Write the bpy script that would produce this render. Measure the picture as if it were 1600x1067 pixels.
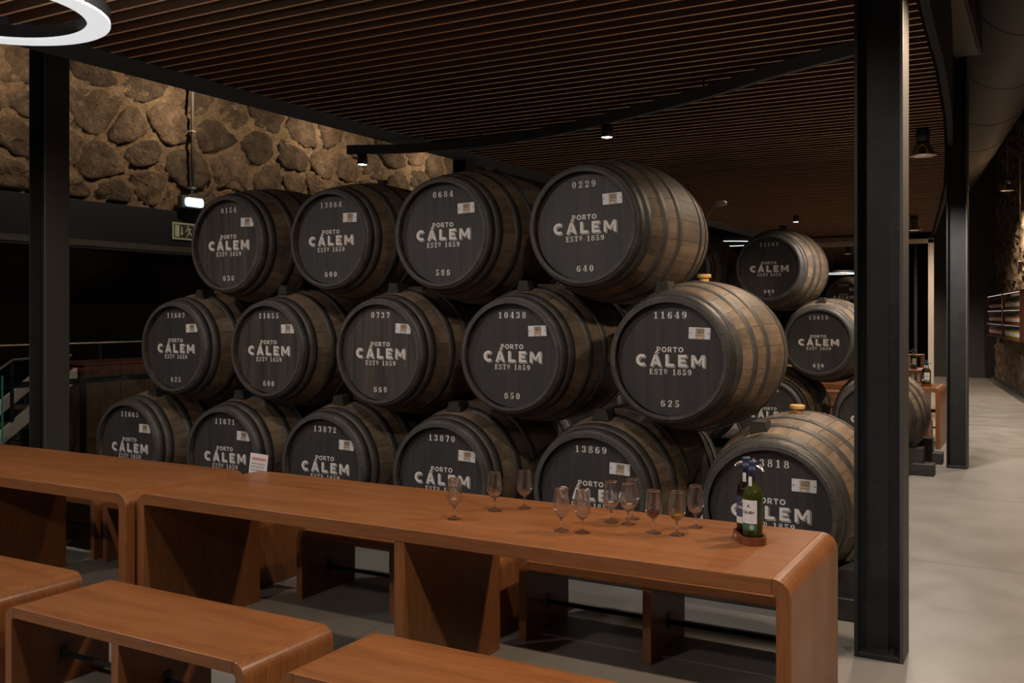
import bpy, bmesh, math, random
from mathutils import Vector, Matrix
random.seed(11)
for o in list(bpy.data.objects): bpy.data.objects.remove(o)
scn = bpy.context.scene
COL = scn.collection
R = math.radians
PI = math.pi

# ------------------------------------------------------------------ camera
cam_d = bpy.data.cameras.new('camera'); cam = bpy.data.objects.new('camera', cam_d); COL.objects.link(cam)
cam_d.sensor_width = 36; cam_d.lens = 1486/1600*36; cam_d.shift_y = -41.5/1600; cam_d.clip_end = 200
cam.location = (0, 0, 1.6); cam.rotation_euler = (R(90), 0, R(29.5))
scn.camera = cam
# ------------------------------------------------------------------ world and exposure
w = bpy.data.worlds.new('world'); scn.world = w; w.use_nodes = True
w.node_tree.nodes['Background'].inputs[0].default_value = (1.0, .93, .88, 1)
w.node_tree.nodes['Background'].inputs[1].default_value = .010
scn.view_settings.view_transform = 'Standard'; scn.view_settings.look = 'None'
scn.view_settings.gamma = 1; scn.view_settings.use_curve_mapping = False
scn.view_settings.exposure = 0.0
WARM = (1.0, .80, .60); NEUT = (1.0, .90, .80); COOL = (.80, .88, 1.0); AMBER = (1.0, .66, .36)
# light strengths (each belongs to a lamp built further down)
LP = dict(corridor=270, table=120, pendant=330, beam=120, wall=210, ring=.68, ring_added_up=14.0, ringfar=1.0, emerg=1.3, room=310, stack=190)

# ------------------------------------------------------------------ helpers
def tag(o, label=None, cat=None, group=None, kind=None):
    if label: o['label'] = label
    if cat: o['category'] = cat
    if group: o['group'] = group
    if kind: o['kind'] = kind
    return o
def link(name, me, mat=None, parent=None, loc=(0,0,0), rot=(0,0,0)):
    o = bpy.data.objects.new(name, me); COL.objects.link(o)
    if mat is not None and me is not None and not me.materials:
        for m in (mat if isinstance(mat, (list, tuple)) else [mat]): me.materials.append(m)
    o.parent = parent; o.location = loc; o.rotation_euler = rot
    return o
def empty(name, loc=(0,0,0), rz=0, parent=None):
    o = bpy.data.objects.new(name, None); COL.objects.link(o); o.location = loc
    o.rotation_euler = (0, 0, rz); o.parent = parent; o.empty_display_size = .1
    return o
def pymesh(name, verts, faces, smooth=False, mats=None):
    me = bpy.data.meshes.new(name); me.from_pydata([tuple(v) for v in verts], [], faces); me.update()
    if mats:
        for p, m in zip(me.polygons, mats): p.material_index = m
    if smooth:
        for p in me.polygons: p.use_smooth = True
    return me
def bm_mesh(name, bm, smooth=False):
    bmesh.ops.recalc_face_normals(bm, faces=bm.faces)
    me = bpy.data.meshes.new(name); bm.to_mesh(me); bm.free()
    if smooth:
        for p in me.polygons: p.use_smooth = True
    return me
def bm_box(bm, x0, x1, y0, y1, z0, z1, bev=0, seg=1):
    r = bmesh.ops.create_cube(bm, size=1)
    for v in r['verts']:
        v.co = Vector(((x0+x1)/2+v.co.x*(x1-x0), (y0+y1)/2+v.co.y*(y1-y0), (z0+z1)/2+v.co.z*(z1-z0)))
    if bev:
        es = list({e for v in r['verts'] for e in v.link_edges})
        bmesh.ops.bevel(bm, geom=es, offset=bev, segments=seg, affect='EDGES', profile=.5)
def box(name, x0, x1, y0, y1, z0, z1, mat, parent=None, bev=0, seg=1):
    bm = bmesh.new(); bm_box(bm, x0, x1, y0, y1, z0, z1, bev, seg)
    return link(name, bm_mesh(name, bm), mat, parent)
def lathe_mesh(name, prof, n=32, smooth=True, caps=True):
    """revolve (r, z) profile about z; points with r==0 close the surface"""
    V, F, rings = [], [], []
    for r, z in prof:
        if r < 1e-6: rings.append([len(V)]); V.append((0, 0, z))
        else:
            rings.append(list(range(len(V), len(V)+n)))
            V += [(r*math.cos(2*PI*i/n), r*math.sin(2*PI*i/n), z) for i in range(n)]
    for a, b in zip(rings, rings[1:]):
        for i in range(n):
            j = (i+1) % n
            if len(a) == 1 and len(b) == 1: continue
            if len(a) == 1: F.append((a[0], b[j], b[i]))
            elif len(b) == 1: F.append((a[i], a[j], b[0]))
            else: F.append((a[i], a[j], b[j], b[i]))
    return pymesh(name, V, F, smooth)
def tube_mesh(name, pts, rad, n=10, closed=False):
    pts = [Vector(p) for p in pts]; V, F = [], []; m = len(pts)
    for i, p in enumerate(pts):
        a = pts[(i-1) % m] if (closed or i > 0) else p
        b = pts[(i+1) % m] if (closed or i < m-1) else p
        t = (b-a).normalized()
        u = t.cross(Vector((0,0,1)))
        if u.length < 1e-4: u = t.cross(Vector((1,0,0)))
        u.normalize(); v = u.cross(t)
        V += [p+rad*(math.cos(2*PI*k/n)*u+math.sin(2*PI*k/n)*v) for k in range(n)]
    for i in range(m if closed else m-1):
        for k in range(n):
            j = (i+1) % m; l = (k+1) % n
            F.append((i*n+k, j*n+k, j*n+l, i*n+l))
    if not closed: F += [tuple(range(n)), tuple(range((m-1)*n, m*n))]
    me = pymesh(name, V, F, True); return me
def prism_mesh(name, prof, y0, y1, smooth=False):
    """(x,z) outline extruded along y"""
    n = len(prof); V = [(x, y0, z) for x, z in prof]+[(x, y1, z) for x, z in prof]
    F = [tuple(range(n)), tuple(range(2*n-1, n-1, -1))]+[(i, i+n, (i+1) % n+n, (i+1) % n) for i in range(n)]
    bm = bmesh.new(); vs = [bm.verts.new(v) for v in V]
    for f in F: bm.faces.new([vs[i] for i in f])
    return bm_mesh(name, bm)
def copy_tree(o, parent=None):
    c = o.copy(); COL.objects.link(c); c.parent = parent
    for ch in list(o.children): copy_tree(ch, c)
    return c
# ------------------------------------------------------------------ materials
def newmat(name):
    m = bpy.data.materials.new(name); m.use_nodes = True
    nt = m.node_tree; b = nt.nodes['Principled BSDF']; return m, nt, b
def N(nt, t, **kw):
    n = nt.nodes.new(t)
    for k, v in kw.items():
        if hasattr(n, k): setattr(n, k, v)
        else: n.inputs[k].default_value = v
    return n
def simple(name, col, rough=.5, metal=0, emit=None, es=0, spec=.5):
    m, nt, b = newmat(name)
    b.inputs['Base Color'].default_value = (*col, 1); b.inputs['Roughness'].default_value = rough
    b.inputs['Metallic'].default_value = metal; b.inputs['Specular IOR Level'].default_value = spec
    if emit: b.inputs['Emission Color'].default_value = (*emit, 1); b.inputs['Emission Strength'].default_value = es
    return m
def ramp(nt, fac, stops):
    r = nt.nodes.new('ShaderNodeValToRGB'); e = r.color_ramp.elements
    while len(e) < len(stops): e.new(.5)
    for el, (p, c) in zip(e, stops): el.position = p; el.color = (*c, 1)
    nt.links.new(fac, r.inputs[0]); return r.outputs[0]
def noise(nt, scale, detail=4, vec=None, mapscale=None, rough=.5, dist=0, obj_seed=False):
    n = nt.nodes.new('ShaderNodeTexNoise'); n.inputs['Scale'].default_value = scale
    n.inputs['Detail'].default_value = detail; n.inputs['Roughness'].default_value = rough; n.inputs['Distortion'].default_value = dist
    tc = nt.nodes.new('ShaderNodeTexCoord'); src = tc.outputs['Object'] if vec is None else vec
    mp = nt.nodes.new('ShaderNodeMapping'); nt.links.new(src, mp.inputs['Vector'])
    if mapscale: mp.inputs['Scale'].default_value = mapscale
    if obj_seed:
        oi = nt.nodes.new('ShaderNodeObjectInfo'); mu = N(nt, 'ShaderNodeMath', operation='MULTIPLY'); mu.inputs[1].default_value = 37.
        nt.links.new(oi.outputs['Random'], mu.inputs[0]); cb = nt.nodes.new('ShaderNodeCombineXYZ')
        for i in range(3): nt.links.new(mu.outputs[0], cb.inputs[i])
        nt.links.new(cb.outputs[0], mp.inputs['Location'])
    nt.links.new(mp.outputs[0], n.inputs['Vector'])
    return n.outputs['Fac']
def mixc(nt, fac, a, b, mode='MIX'):
    m = nt.nodes.new('ShaderNodeMix'); m.data_type = 'RGBA'; m.blend_type = mode
    for s, v in ((m.inputs['Factor'], fac), (m.inputs['A'], a), (m.inputs['B'], b)):
        if isinstance(v, (int, float)): s.default_value = v
        elif isinstance(v, tuple): s.default_value = (*v, 1)
        else: nt.links.new(v, s)
    return m.outputs['Result']
def bump(nt, b, h, strength=.3, dist=.01):
    n = nt.nodes.new('ShaderNodeBump'); n.inputs['Strength'].default_value = strength; n.inputs['Distance'].default_value = dist
    nt.links.new(h, n.inputs['Height']); nt.links.new(n.outputs[0], b.inputs['Normal'])
M = {}
BL, BR0, BR = 1.30, .345, .456   # barrel length, head radius, bilge radius
def furniture(name, ms):
    m, nt, b = newmat(name)
    g = noise(nt, 6, 6, mapscale=ms, rough=.6, dist=.6)
    g2 = noise(nt, 60, 3, mapscale=ms, rough=.5)
    c = ramp(nt, g, [(.3, (.165, .056, .0165)), (.5, (.210, .075, .0225)), (.72, (.255, .096, .031))])
    c = mixc(nt, .35, c, ramp(nt, g2, [(.35, (.45, .42, .4)), (.6, (1, 1, 1))]), 'MULTIPLY')
    nt.links.new(c, b.inputs['Base Color'])
    b.inputs['Roughness'].default_value = .36; b.inputs['Specular IOR Level'].default_value = .45
    nt.links.new(ramp(nt, noise(nt, 3, 4), [(.3, (.30,)*3), (.7, (.42,)*3)]), b.inputs['Roughness'])
    bump(nt, b, g2, .04, .002)
    return m
M['wood_x'] = furniture('cherry veneer grain along', (.12, 1.6, 1.6))
M['wood_z'] = furniture('cherry veneer grain upright', (1.6, 1.6, .12))
def stave_mat():
    m, nt, b = newmat('weathered oak stave')
    oi = nt.nodes.new('ShaderNodeObjectInfo')
    g = noise(nt, 14, 6, mapscale=(1.5, .15, 1.5), rough=.65, obj_seed=True)
    blot = noise(nt, 3.0, 5, mapscale=(1, .8, 1), rough=.6, obj_seed=True)
    c = ramp(nt, g, [(.25, (.085, .060, .040)), (.5, (.175, .124, .080)), (.8, (.26, .19, .125))])
    tone = ramp(nt, oi.outputs['Random'], [(0, (.80, .77, .75)), (.5, (.95, .93, .92)), (1, (1.10, 1.04, .98))])
    c = mixc(nt, 1., c, tone, 'MULTIPLY')
    c = mixc(nt, ramp(nt, blot, [(.42, (0, 0, 0)), (.68, (.8, .8, .8))]), c, (.050, .038, .029))
    tc = nt.nodes.new('ShaderNodeTexCoord'); sx = nt.nodes.new('ShaderNodeSeparateXYZ'); nt.links.new(tc.outputs['Object'], sx.inputs[0])
    ab = N(nt, 'ShaderNodeMath', operation='ABSOLUTE'); nt.links.new(sx.outputs['Y'], ab.inputs[0])
    gt = N(nt, 'ShaderNodeMath', operation='GREATER_THAN'); gt.inputs[1].default_value = BL/2-.013; nt.links.new(ab.outputs[0], gt.inputs[0])
    c = mixc(nt, gt.outputs[0], c, ramp(nt, blot, [(.3, (.040, .037, .035)), (.7, (.075, .068, .062))]))
    nt.links.new(c, b.inputs['Base Color']); b.inputs['Roughness'].default_value = .62; b.inputs['Specular IOR Level'].default_value = .3
    bump(nt, b, g, .25, .004)
    return m
M['stave'] = stave_mat()
def head_mat(name, worn):
    m, nt, b = newmat(name)
    g = noise(nt, 10, 6, mapscale=(2.2, 1, .12), rough=.7, obj_seed=True)
    s = noise(nt, 26, 4, mapscale=(1, 1, 1), obj_seed=True)
    base = ramp(nt, g, [(.3, (.029, .0275, .028)), (.7, (.044, .041, .041))])
    fade = ramp(nt, g, [(.50-.12*worn, (0, 0, 0)), (.86-.12*worn, (worn, worn, worn))])
    c = mixc(nt, fade, base, (.085, .062, .047))
    c = mixc(nt, ramp(nt, s, [(.70, (0, 0, 0)), (.8, (.25, .25, .25))]), c, (.11, .10, .09))
    nt.links.new(c, b.inputs['Base Color']); b.inputs['Roughness'].default_value = .5; b.inputs['Specular IOR Level'].default_value = .32
    bump(nt, b, g, .12, .002)
    return m
M['head'] = head_mat('black painted head boards', .25)
M['head_worn'] = head_mat('worn black painted head boards', .95)
def hoop_mat():
    m, nt, b = newmat('dull steel hoop')
    g = noise(nt, 9, 6, rough=.65, obj_seed=True)
    c = ramp(nt, g, [(.3, (.036, .033, .031)), (.55, (.070, .062, .054)), (.8, (.11, .092, .074))])
    nt.links.new(c, b.inputs['Base Color']); b.inputs['Roughness'].default_value = .55; b.inputs['Metallic'].default_value = .35
    bump(nt, b, g, .15, .002); return m
M['hoop'] = hoop_mat()
M['paint'] = simple('white stencil paint', (.62, .58, .55), .7)
M['paint_gap'] = simple('black stencil gap', (.030, .028, .028), .6)
M['tagplate'] = simple('white tag plate', (.62, .61, .63), .45)
M['taglabel'] = simple('buff label paper', (.52, .42, .33), .6)
M['tagink'] = simple('brown label ink', (.12, .065, .04), .6)
M['bung_y'] = simple('pale silicone bung', (.70, .40, .13), .45)
M['bung_g'] = simple('grey wood bung', (.17, .14, .11), .6)
M['chock'] = simple('dark timber chock', (.030, .026, .023), .75, spec=.2)
def beam_mat():
    m, nt, b = newmat('dark timber sleeper'); g = noise(nt, 12, 5, mapscale=(.2, 1, 1), rough=.6)
    nt.links.new(ramp(nt, g, [(.3, (.012, .011, .011)), (.7, (.035, .030, .027))]), b.inputs['Base Color']); b.inputs['Roughness'].default_value = .6; return m
M['sleeper'] = beam_mat()
def steel_mat():
    m, nt, b = newmat('black painted steel'); g = noise(nt, 5, 5, rough=.6); s = noise(nt, 90, 2)
    c = ramp(nt, g, [(.3, (.015, .016, .017)), (.7, (.024, .024, .024))])
    c = mixc(nt, ramp(nt, s, [(.735, (0, 0, 0)), (.78, (.6, .6, .6))]), c, (.25, .23, .2))
    nt.links.new(c, b.inputs['Base Color']); b.inputs['Roughness'].default_value = .6; b.inputs['Specular IOR Level'].default_value = .22; return m
M['steel'] = steel_mat()
M['black'] = simple('black metal', (.012, .012, .013), .45)
M['blackmatte'] = simple('matt black', (.010, .010, .011), .8)
def slat_mat(name, c0, c1):
    m, nt, b = newmat(name); g = noise(nt, 8, 5, mapscale=(.3, 3, 3), rough=.6, obj_seed=True)
    nt.links.new(ramp(nt, g, [(.3, c0), (.7, c1)]), b.inputs['Base Color']); b.inputs['Roughness'].default_value = .5; return m
M['slat'] = slat_mat('dark slat face', (.066, .028, .012), (.10, .044, .019)); M['slat_edge'] = slat_mat('pale timber slat edge', (.74, .45, .27), (.88, .56, .35))  # dark on the slat sides, much paler on the bottom edge
def floor_mat():
    m, nt, b = newmat('polished concrete'); g = noise(nt, .8, 6, rough=.6); s = noise(nt, 25, 4)
    c = ramp(nt, g, [(.3, (.205, .186, .165)), (.7, (.26, .238, .213))])
    c = mixc(nt, .2, c, ramp(nt, s, [(.3, (.7, .7, .7)), (.7, (1, 1, 1))]), 'MULTIPLY')
    nt.links.new(c, b.inputs['Base Color'])
    nt.links.new(ramp(nt, noise(nt, 2.5, 4), [(.3, (.28,)*3), (.7, (.42,)*3)]), b.inputs['Roughness']); b.inputs['Specular IOR Level'].default_value = .4
    return m
M['floor'] = floor_mat()
def stone_mat(name, a, bcol, c3, sc=1, bs=.7, bd=.03):
    m, nt, b = newmat(name)
    g = noise(nt, 3.5*sc, 8, rough=.65, obj_seed=True); s = noise(nt, 16*sc, 6, rough=.7)
    oi = nt.nodes.new('ShaderNodeObjectInfo')
    c = ramp(nt, g, [(.3, a), (.5, bcol), (.72, c3)])
    c = mixc(nt, 1, c, ramp(nt, oi.outputs['Random'], [(0, (.45, .44, .44)), (.35, (.8, .78, .76)), (1, (1.15, 1.1, 1.05))]), 'MULTIPLY')
    c = mixc(nt, .75, c, ramp(nt, s, [(.3, (.35, .34, .33)), (.6, (1, 1, 1))]), 'MULTIPLY')
    nt.links.new(c, b.inputs['Base Color']); b.inputs['Roughness'].default_value = .9; b.inputs['Specular IOR Level'].default_value = .2
    bump(nt, b, s, bs, bd); return m
M['stone'] = stone_mat('brown granite', (.055, .040, .028), (.115, .084, .058), (.20, .15, .105), 1.6, 1., .07)
M['mortar'] = stone_mat('sandy mortar', (.16, .115, .072), (.25, .18, .112), (.36, .265, .170), 2., 1., .07)
M['stone_far'] = stone_mat('rough rubble stone', (.10, .070, .046), (.30, .22, .145), (.55, .43, .30), 1.3, 1., .08)
M['dark'] = simple('dark panel', (.042, .040, .040), .55)
M['darkglass'] = simple('black glazing', (.004, .004, .004), .25, spec=.2)
M['band'] = simple('dark blue steel band', (.008, .009, .012), .75, spec=.15)
M['bandedge'] = simple('grey steel lip', (.034, .033, .034), .6)
M['fascia'] = simple('slate painted soffit', (.060, .066, .076), .6)
M['duct'] = simple('taupe duct', (.16, .148, .132), .6)
M['frame'] = simple('lit beige steel', (.60, .52, .46), .5)
M['flange'] = simple('lamplit flange paint', (.060, .053, .047), .5)  # lamplight on the right-hand flanges put into a paler colour
M['conduit'] = simple('grey conduit', (.14, .125, .11), .5)
M['darkwood'] = None
def dw():
    m, nt, b = newmat('dark reddish wood'); g = noise(nt, 14, 5, mapscale=(3, 3, .12), rough=.6)
    nt.links.new(ramp(nt, g, [(.3, (.055, .018, .009)), (.7, (.13, .045, .020))]), b.inputs['Base Color']); b.inputs['Roughness'].default_value = .45; return m
M['darkwood'] = dw()
def glass_mat(name, tint, edge=.06, rough=.0):
    m = bpy.data.materials.new(name); m.use_nodes = True; nt = m.node_tree; nt.nodes.clear()
    out = nt.nodes.new('ShaderNodeOutputMaterial'); mx = nt.nodes.new('ShaderNodeMixShader')
    tr = nt.nodes.new('ShaderNodeBsdfTransparent'); tr.inputs[0].default_value = (*tint, 1)
    gl = nt.nodes.new('ShaderNodeBsdfGlossy'); gl.inputs['Roughness'].default_value = rough; gl.inputs[0].default_value = (1, 1, 1, 1)
    lw = nt.nodes.new('ShaderNodeLayerWeight'); lw.inputs[0].default_value = .5
    pw = N(nt, 'ShaderNodeMath', operation='POWER'); pw.inputs[1].default_value = 3.5; nt.links.new(lw.outputs['Facing'], pw.inputs[0])
    ml = N(nt, 'ShaderNodeMath', operation='MULTIPLY_ADD'); ml.inputs[1].default_value = .55; ml.inputs[2].default_value = .045; nt.links.new(pw.outputs[0], ml.inputs[0])
    nt.links.new(ml.outputs[0], mx.inputs[0]); nt.links.new(tr.outputs[0], mx.inputs[1]); nt.links.new(gl.outputs[0], mx.inputs[2])
    nt.links.new(mx.outputs[0], out.inputs[0]); return m
def real_glass():
    m = bpy.data.materials.new('clear glass'); m.use_nodes = True; nt = m.node_tree; nt.nodes.clear()
    out = nt.nodes.new('ShaderNodeOutputMaterial'); mx = nt.nodes.new('ShaderNodeMixShader'); mx.inputs[0].default_value = .7
    tr = nt.nodes.new('ShaderNodeBsdfTransparent'); gl = nt.nodes.new('ShaderNodeBsdfGlass'); gl.inputs['IOR'].default_value = 1.46; gl.inputs['Roughness'].default_value = .0
    nt.links.new(tr.outputs[0], mx.inputs[1]); nt.links.new(gl.outputs[0], mx.inputs[2]); nt.links.new(mx.outputs[0], out.inputs[0]); return m
M['glass'] = real_glass()
M['pane'] = glass_mat('balustrade glass', (.80, .88, .85))
M['glassedge'] = simple('green glass edge', (.02, .22, .15), .2)
M['ruby'] = simple('ruby port', (.10, .004, .006), .08); M['tawny'] = simple('golden port', (.42, .20, .03), .08)
M['ruby'].node_tree.nodes['Principled BSDF'].inputs['Transmission Weight'].default_value = .0
M['tawny'].node_tree.nodes['Principled BSDF'].inputs['Transmission Weight'].default_value = .25
M['bottle_dark'] = simple('dark ruby bottle', (.012, .004, .004), .06)
M['bottle_green'] = simple('olive green bottle', (.030, .034, .004), .06)
M['capsule'] = simple('navy capsule', (.018, .035, .075), .4)
M['lab_navy'] = simple('navy label', (.030, .040, .085), .55); M['lab_white'] = simple('white label', (.60, .58, .58), .55)
M['lab_green'] = simple('green label band', (.018, .090, .050), .55); M['ink'] = simple('dark label ink', (.03, .03, .035), .6)
M['chrome'] = simple('spout chrome', (.6, .58, .55), .2, 1)
M['led'] = simple('white led diffuser', (.9, .9, .9), .4, emit=(.92, .96, 1.0), es=LP['ring'])
M['added_up'] = simple('added upward glow', (.9, .9, .9), .4, emit=(.88, .94, 1.0), es=LP['ring_added_up'])  # unseen upward glow added to whiten the slats above the ring
M['ledfar'] = simple('far white led diffuser', (.9, .9, .9), .4, emit=(.92, .97, 1.0), es=LP['ringfar'])
M['emerg'] = simple('emergency light lens', (.9, .9, .9), .4, emit=(.55, .80, 1.0), es=LP['emerg'])
M['striplight'] = simple('shelf light strip', (.9, .9, .9), .4, emit=(1, .95, .88), es=.9)
M['lampglow'] = simple('lamp glass', (.9, .9, .9), .3, emit=(1, .95, .9), es=30.0)
M['reflector'] = simple('pendant reflector', (.55, .5, .42), .25, 1)
M['exit_pale'] = simple('glow sign pale', (.16, .16, .095), .5, emit=(.6, .6, .36), es=.09); M['exit_dark'] = simple('glow sign dark', (.012, .02, .016), .5)
M['cream'] = simple('cream painted stringer', (.55, .40, .36), .5)
M['paper'] = simple('white paper card', (.62, .60, .60), .7); M['redink'] = simple('red ink', (.45, .12, .07), .7); M['greyink'] = simple('grey ink', (.2, .2, .2), .7)
M['black_tray'] = simple('red brown tray wood', (.14, .035, .012), .3)

# ------------------------------------------------------------------ lettering (own stroke glyphs)
def q_rect(x0, y0, x1, y1): return [(x0, y0), (x1, y0), (x1, y1), (x0, y1)]
def q_seg(p, q, w):
    dx, dy = q[0]-p[0], q[1]-p[1]; l = math.hypot(dx, dy); nx, ny = -dy/l*w/2, dx/l*w/2
    return [(p[0]-nx, p[1]-ny), (q[0]-nx, q[1]-ny), (q[0]+nx, q[1]+ny), (p[0]+nx, p[1]+ny)]
def q_ring(cx, cy, rx, ry, tx, ty, a0=0, a1=360, n=20):
    o = []
    for i in range(n):
        a, b = R(a0+(a1-a0)*i/n), R(a0+(a1-a0)*(i+1)/n)
        P = lambda t, k: (cx+(rx-k*tx)*math.cos(t), cy+(ry-k*ty)*math.sin(t))
        o.append([P(a, 0), P(b, 0), P(b, 1), P(a, 1)])
    return o
def q_dot(cx, cy, r): return q_ring(cx, cy, r, r, r, r, 0, 360, 10)
def g_serif(ch):
    t, h = .21, .08
    if ch == '0': return q_ring(.33, .5, .33, .5, t, h), .66
    if ch == '1': return [q_rect(.16, 0, .16+t, 1), q_rect(.0, 0, .53, h), q_seg((.02, .80), (.2, .94), .09)], .53
    if ch == '2': return q_ring(.32, .70, .31, .30, t*.9, h, 185, -50)+[q_seg((.47, .52), (.10, .10), .14), q_rect(.02, 0, .62, .16), q_rect(.54, 0, .62, .28)]+q_dot(.12, .70, .11), .64
    if ch == '3': return q_ring(.30, .74, .29, .26, t*.9, h, 165, -88)+q_ring(.30, .27, .33, .27, t, h, 88, -165)+q_dot(.12, .76, .1)+q_dot(.11, .22, .1), .64
    if ch == '4': return [q_rect(.36, 0, .36+t, 1), q_seg((.40, .97), (.04, .32), .08), q_rect(0, .24, .70, .33), q_rect(.24, 0, .68, h)], .70
    if ch == '5': return [q_rect(.08, .84, .58, 1), q_rect(.08, .5, .16, 1)]+q_ring(.29, .31, .34, .31, t, h, 130, -160)+q_dot(.12, .22, .1), .64
    if ch == '6': return q_ring(.33, .31, .33, .31, t, h)+q_ring(.40, .5, .40, .5, t, h, 95, 200)+q_dot(.52, .82, .1), .66
    if ch == '7': return [q_rect(.02, .84, .62, 1), q_rect(.02, .7, .1, 1), q_seg((.56, .88), (.28, 0), .19)], .62
    if ch == '8': return q_ring(.33, .75, .28, .25, .15, h)+q_ring(.33, .28, .33, .28, .17, h), .66
    if ch == '9': return q_ring(.33, .69, .33, .31, t, h)+q_ring(.26, .5, .40, .5, t, h, -85, 20)+q_dot(.14, .18, .1), .66
    if ch == 'E': return [q_rect(.1, 0, .1+t, 1), q_rect(0, 0, .68, h), q_rect(0, 1-h, .66, 1), q_rect(.1, .46, .5, .54), q_rect(.60, 0, .68, .28), q_rect(.58, .74, .66, 1), q_rect(.45, .36, .52, .64)], .7
    if ch == 'S': return q_ring(.31, .73, .28, .27, .15, h, 20, 275)+q_ring(.31, .29, .31, .29, .17, h, 95, -165)+[q_rect(.50, .68, .57, 1), q_rect(.02, 0, .09, .32)], .62
    if ch == 'T': return [q_rect(.27, 0, .27+t, 1), q_rect(.14, 0, .61, h), q_rect(0, 1-h, .75, 1), q_rect(0, .68, .07, 1), q_rect(.68, .68, .75, 1)], .75
    if ch == 'D': return [q_rect(.08, .36, .22, 1), q_rect(0, .93, .3, 1), q_rect(0, .36, .3, .43), q_rect(.02, .16, .55, .22)]+q_ring(.26, .68, .32, .32, .14, .07, 90, -90), .6
    return [], .3
def g_sans(ch):
    s = .25
    if ch == 'C': return q_ring(.5, .5, .52, .5, .28, .25, 48, 312, 22), .88
    if ch == 'A': return [[(0, 0), (.25, 0), (.60, 1), (.36, 1)], [(.98, 0), (.73, 0), (.38, 1), (.62, 1)], q_rect(.27, .20, .71, .38)], .98
    if ch == 'Á': return g_sans('A')[0]+[[(.40, 1.07), (.54, 1.07), (.74, 1.27), (.50, 1.27)]], .98
    if ch == 'L': return [q_rect(0, 0, s, 1), q_rect(s, 0, .74, .24)], .74
    if ch == 'E': return [q_rect(0, 0, s, 1), q_rect(s, 0, .76, .23), q_rect(s, .77, .74, 1), q_rect(s, .40, .62, .61)], .76
    if ch == 'M': return [q_rect(0, 0, .23, 1), q_rect(.92, 0, 1.15, 1), [(.02, 1), (.27, 1), (.68, .22), (.47, .22)], [(1.13, 1), (.88, 1), (.47, .22), (.68, .22)]], 1.15
    if ch == 'P': return [q_rect(0, 0, .22, 1), q_rect(.2, .80, .45, 1), q_rect(.2, .32, .45, .50)]+q_ring(.42, .66, .34, .34, .20, .18, 90, -90, 10), .76
    if ch == 'R': return g_sans('P')[0]+[[(.36, .40), (.58, .40), (.82, 0), (.56, 0)]], .82
    if ch == 'O': return q_ring(.5, .5, .50, .5, .24, .20), 1.0
    if ch == 'T': return [q_rect(0, .79, .82, 1), q_rect(.30, 0, .52, 1)], .82
    return [], .4
def text_quads(s, glyph, h, width, cx, cy):
    gl = [glyph(c) for c in s]; tot = sum(g[1] for g in gl)
    gap = (width/h-tot)/max(1, len(s)-1); x = -width/h/2; out = []
    for polys, adv in gl:
        for p in polys: out.append([(cx+(x+a)*h, cy+(b-.5)*h) for a, b in p])
        x += adv+gap
    return out
class Flat:
    """thin printed shapes on a plane: (x,z) polygons at depth y"""
    def __init__(s): s.V, s.F, s.m = [], [], []
    def add(s, polys, y, mi=0, dx=0, dz=0):
        for p in polys:
            i = len(s.V); s.V += [(a+dx, y, b+dz) for a, b in p]; s.F.append(tuple(range(i, i+len(p)))); s.m.append(mi)
    def mesh(s, name): return pymesh(name, s.V, s.F, mats=s.m)
def bigword(fl, y, h, width, cx, cz, k=1):
    q = text_quads('CÁLEM', g_sans, h, width, cx, cz); d = h*.048
    fl.add(q, y, 0, d*1.9, -d*1.9); fl.add(q, y-.0006*k, 1, d*1.05, -d*1.05); fl.add(q, y-.0012*k, 0)

# ------------------------------------------------------------------ the setting: floor
fl = box('floor', -12.5, 6, -5, 38, -.2, 0, M['floor']); tag(fl, 'pale grey polished concrete floor of the cellar hall', kind='structure')
for i, (a, b) in enumerate([((-9, 4.95), (1.6, 4.95)), ((-9, 8.9), (1.4, 8.9)), ((-.2, -4), (-.2, 9))]):
    pass
jb = bmesh.new()
bm_box(jb, -8, 1.8, 6.695, 6.703, -.004, .0006); bm_box(jb, -8, 1.8, 9.195, 9.203, -.004, .0006); bm_box(jb, .196, .203, -3, 12, -.004, .0006); bm_box(jb, -3.004, -2.996, -3, 12, -.004, .0006)
link('saw_joint', bm_mesh('saw_joint', jb), simple('joint filler', (.14, .13, .12), .8), fl)  # thin darker lines along the saw joints

CEIL = 5.95
# ------------------------------------------------------------------ ceiling: dark deck with hanging slats
ce = box('ceiling', -12.5, 6, -5, 38, CEIL, CEIL+.15, M['blackmatte']); tag(ce, 'dark ceiling deck hung with thin brown timber slats', kind='structure')
EDGE = [(2.0, -.45), (5.885, -.639), (6.733, -.674), (7.644, -.708), (9.704, -.834), (11.633, -.993), (14.5, -1.262), (18.025, -1.67), (22.6, -2.22)]
def edge_x(y):
    for (y0, x0), (y1, x1) in zip(EDGE, EDGE[1:]):
        if y <= y1: return x0+(x1-x0)*(y-y0)/(y1-y0)
    return EDGE[-1][1]
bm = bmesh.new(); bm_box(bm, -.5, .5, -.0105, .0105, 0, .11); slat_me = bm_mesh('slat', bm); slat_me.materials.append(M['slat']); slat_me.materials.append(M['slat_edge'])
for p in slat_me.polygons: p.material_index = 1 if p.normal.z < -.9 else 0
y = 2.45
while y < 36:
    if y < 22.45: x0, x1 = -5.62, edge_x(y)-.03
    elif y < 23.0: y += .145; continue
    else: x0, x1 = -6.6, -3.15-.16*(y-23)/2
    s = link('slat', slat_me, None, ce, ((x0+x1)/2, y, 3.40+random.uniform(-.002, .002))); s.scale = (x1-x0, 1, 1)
    y += .145
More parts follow.
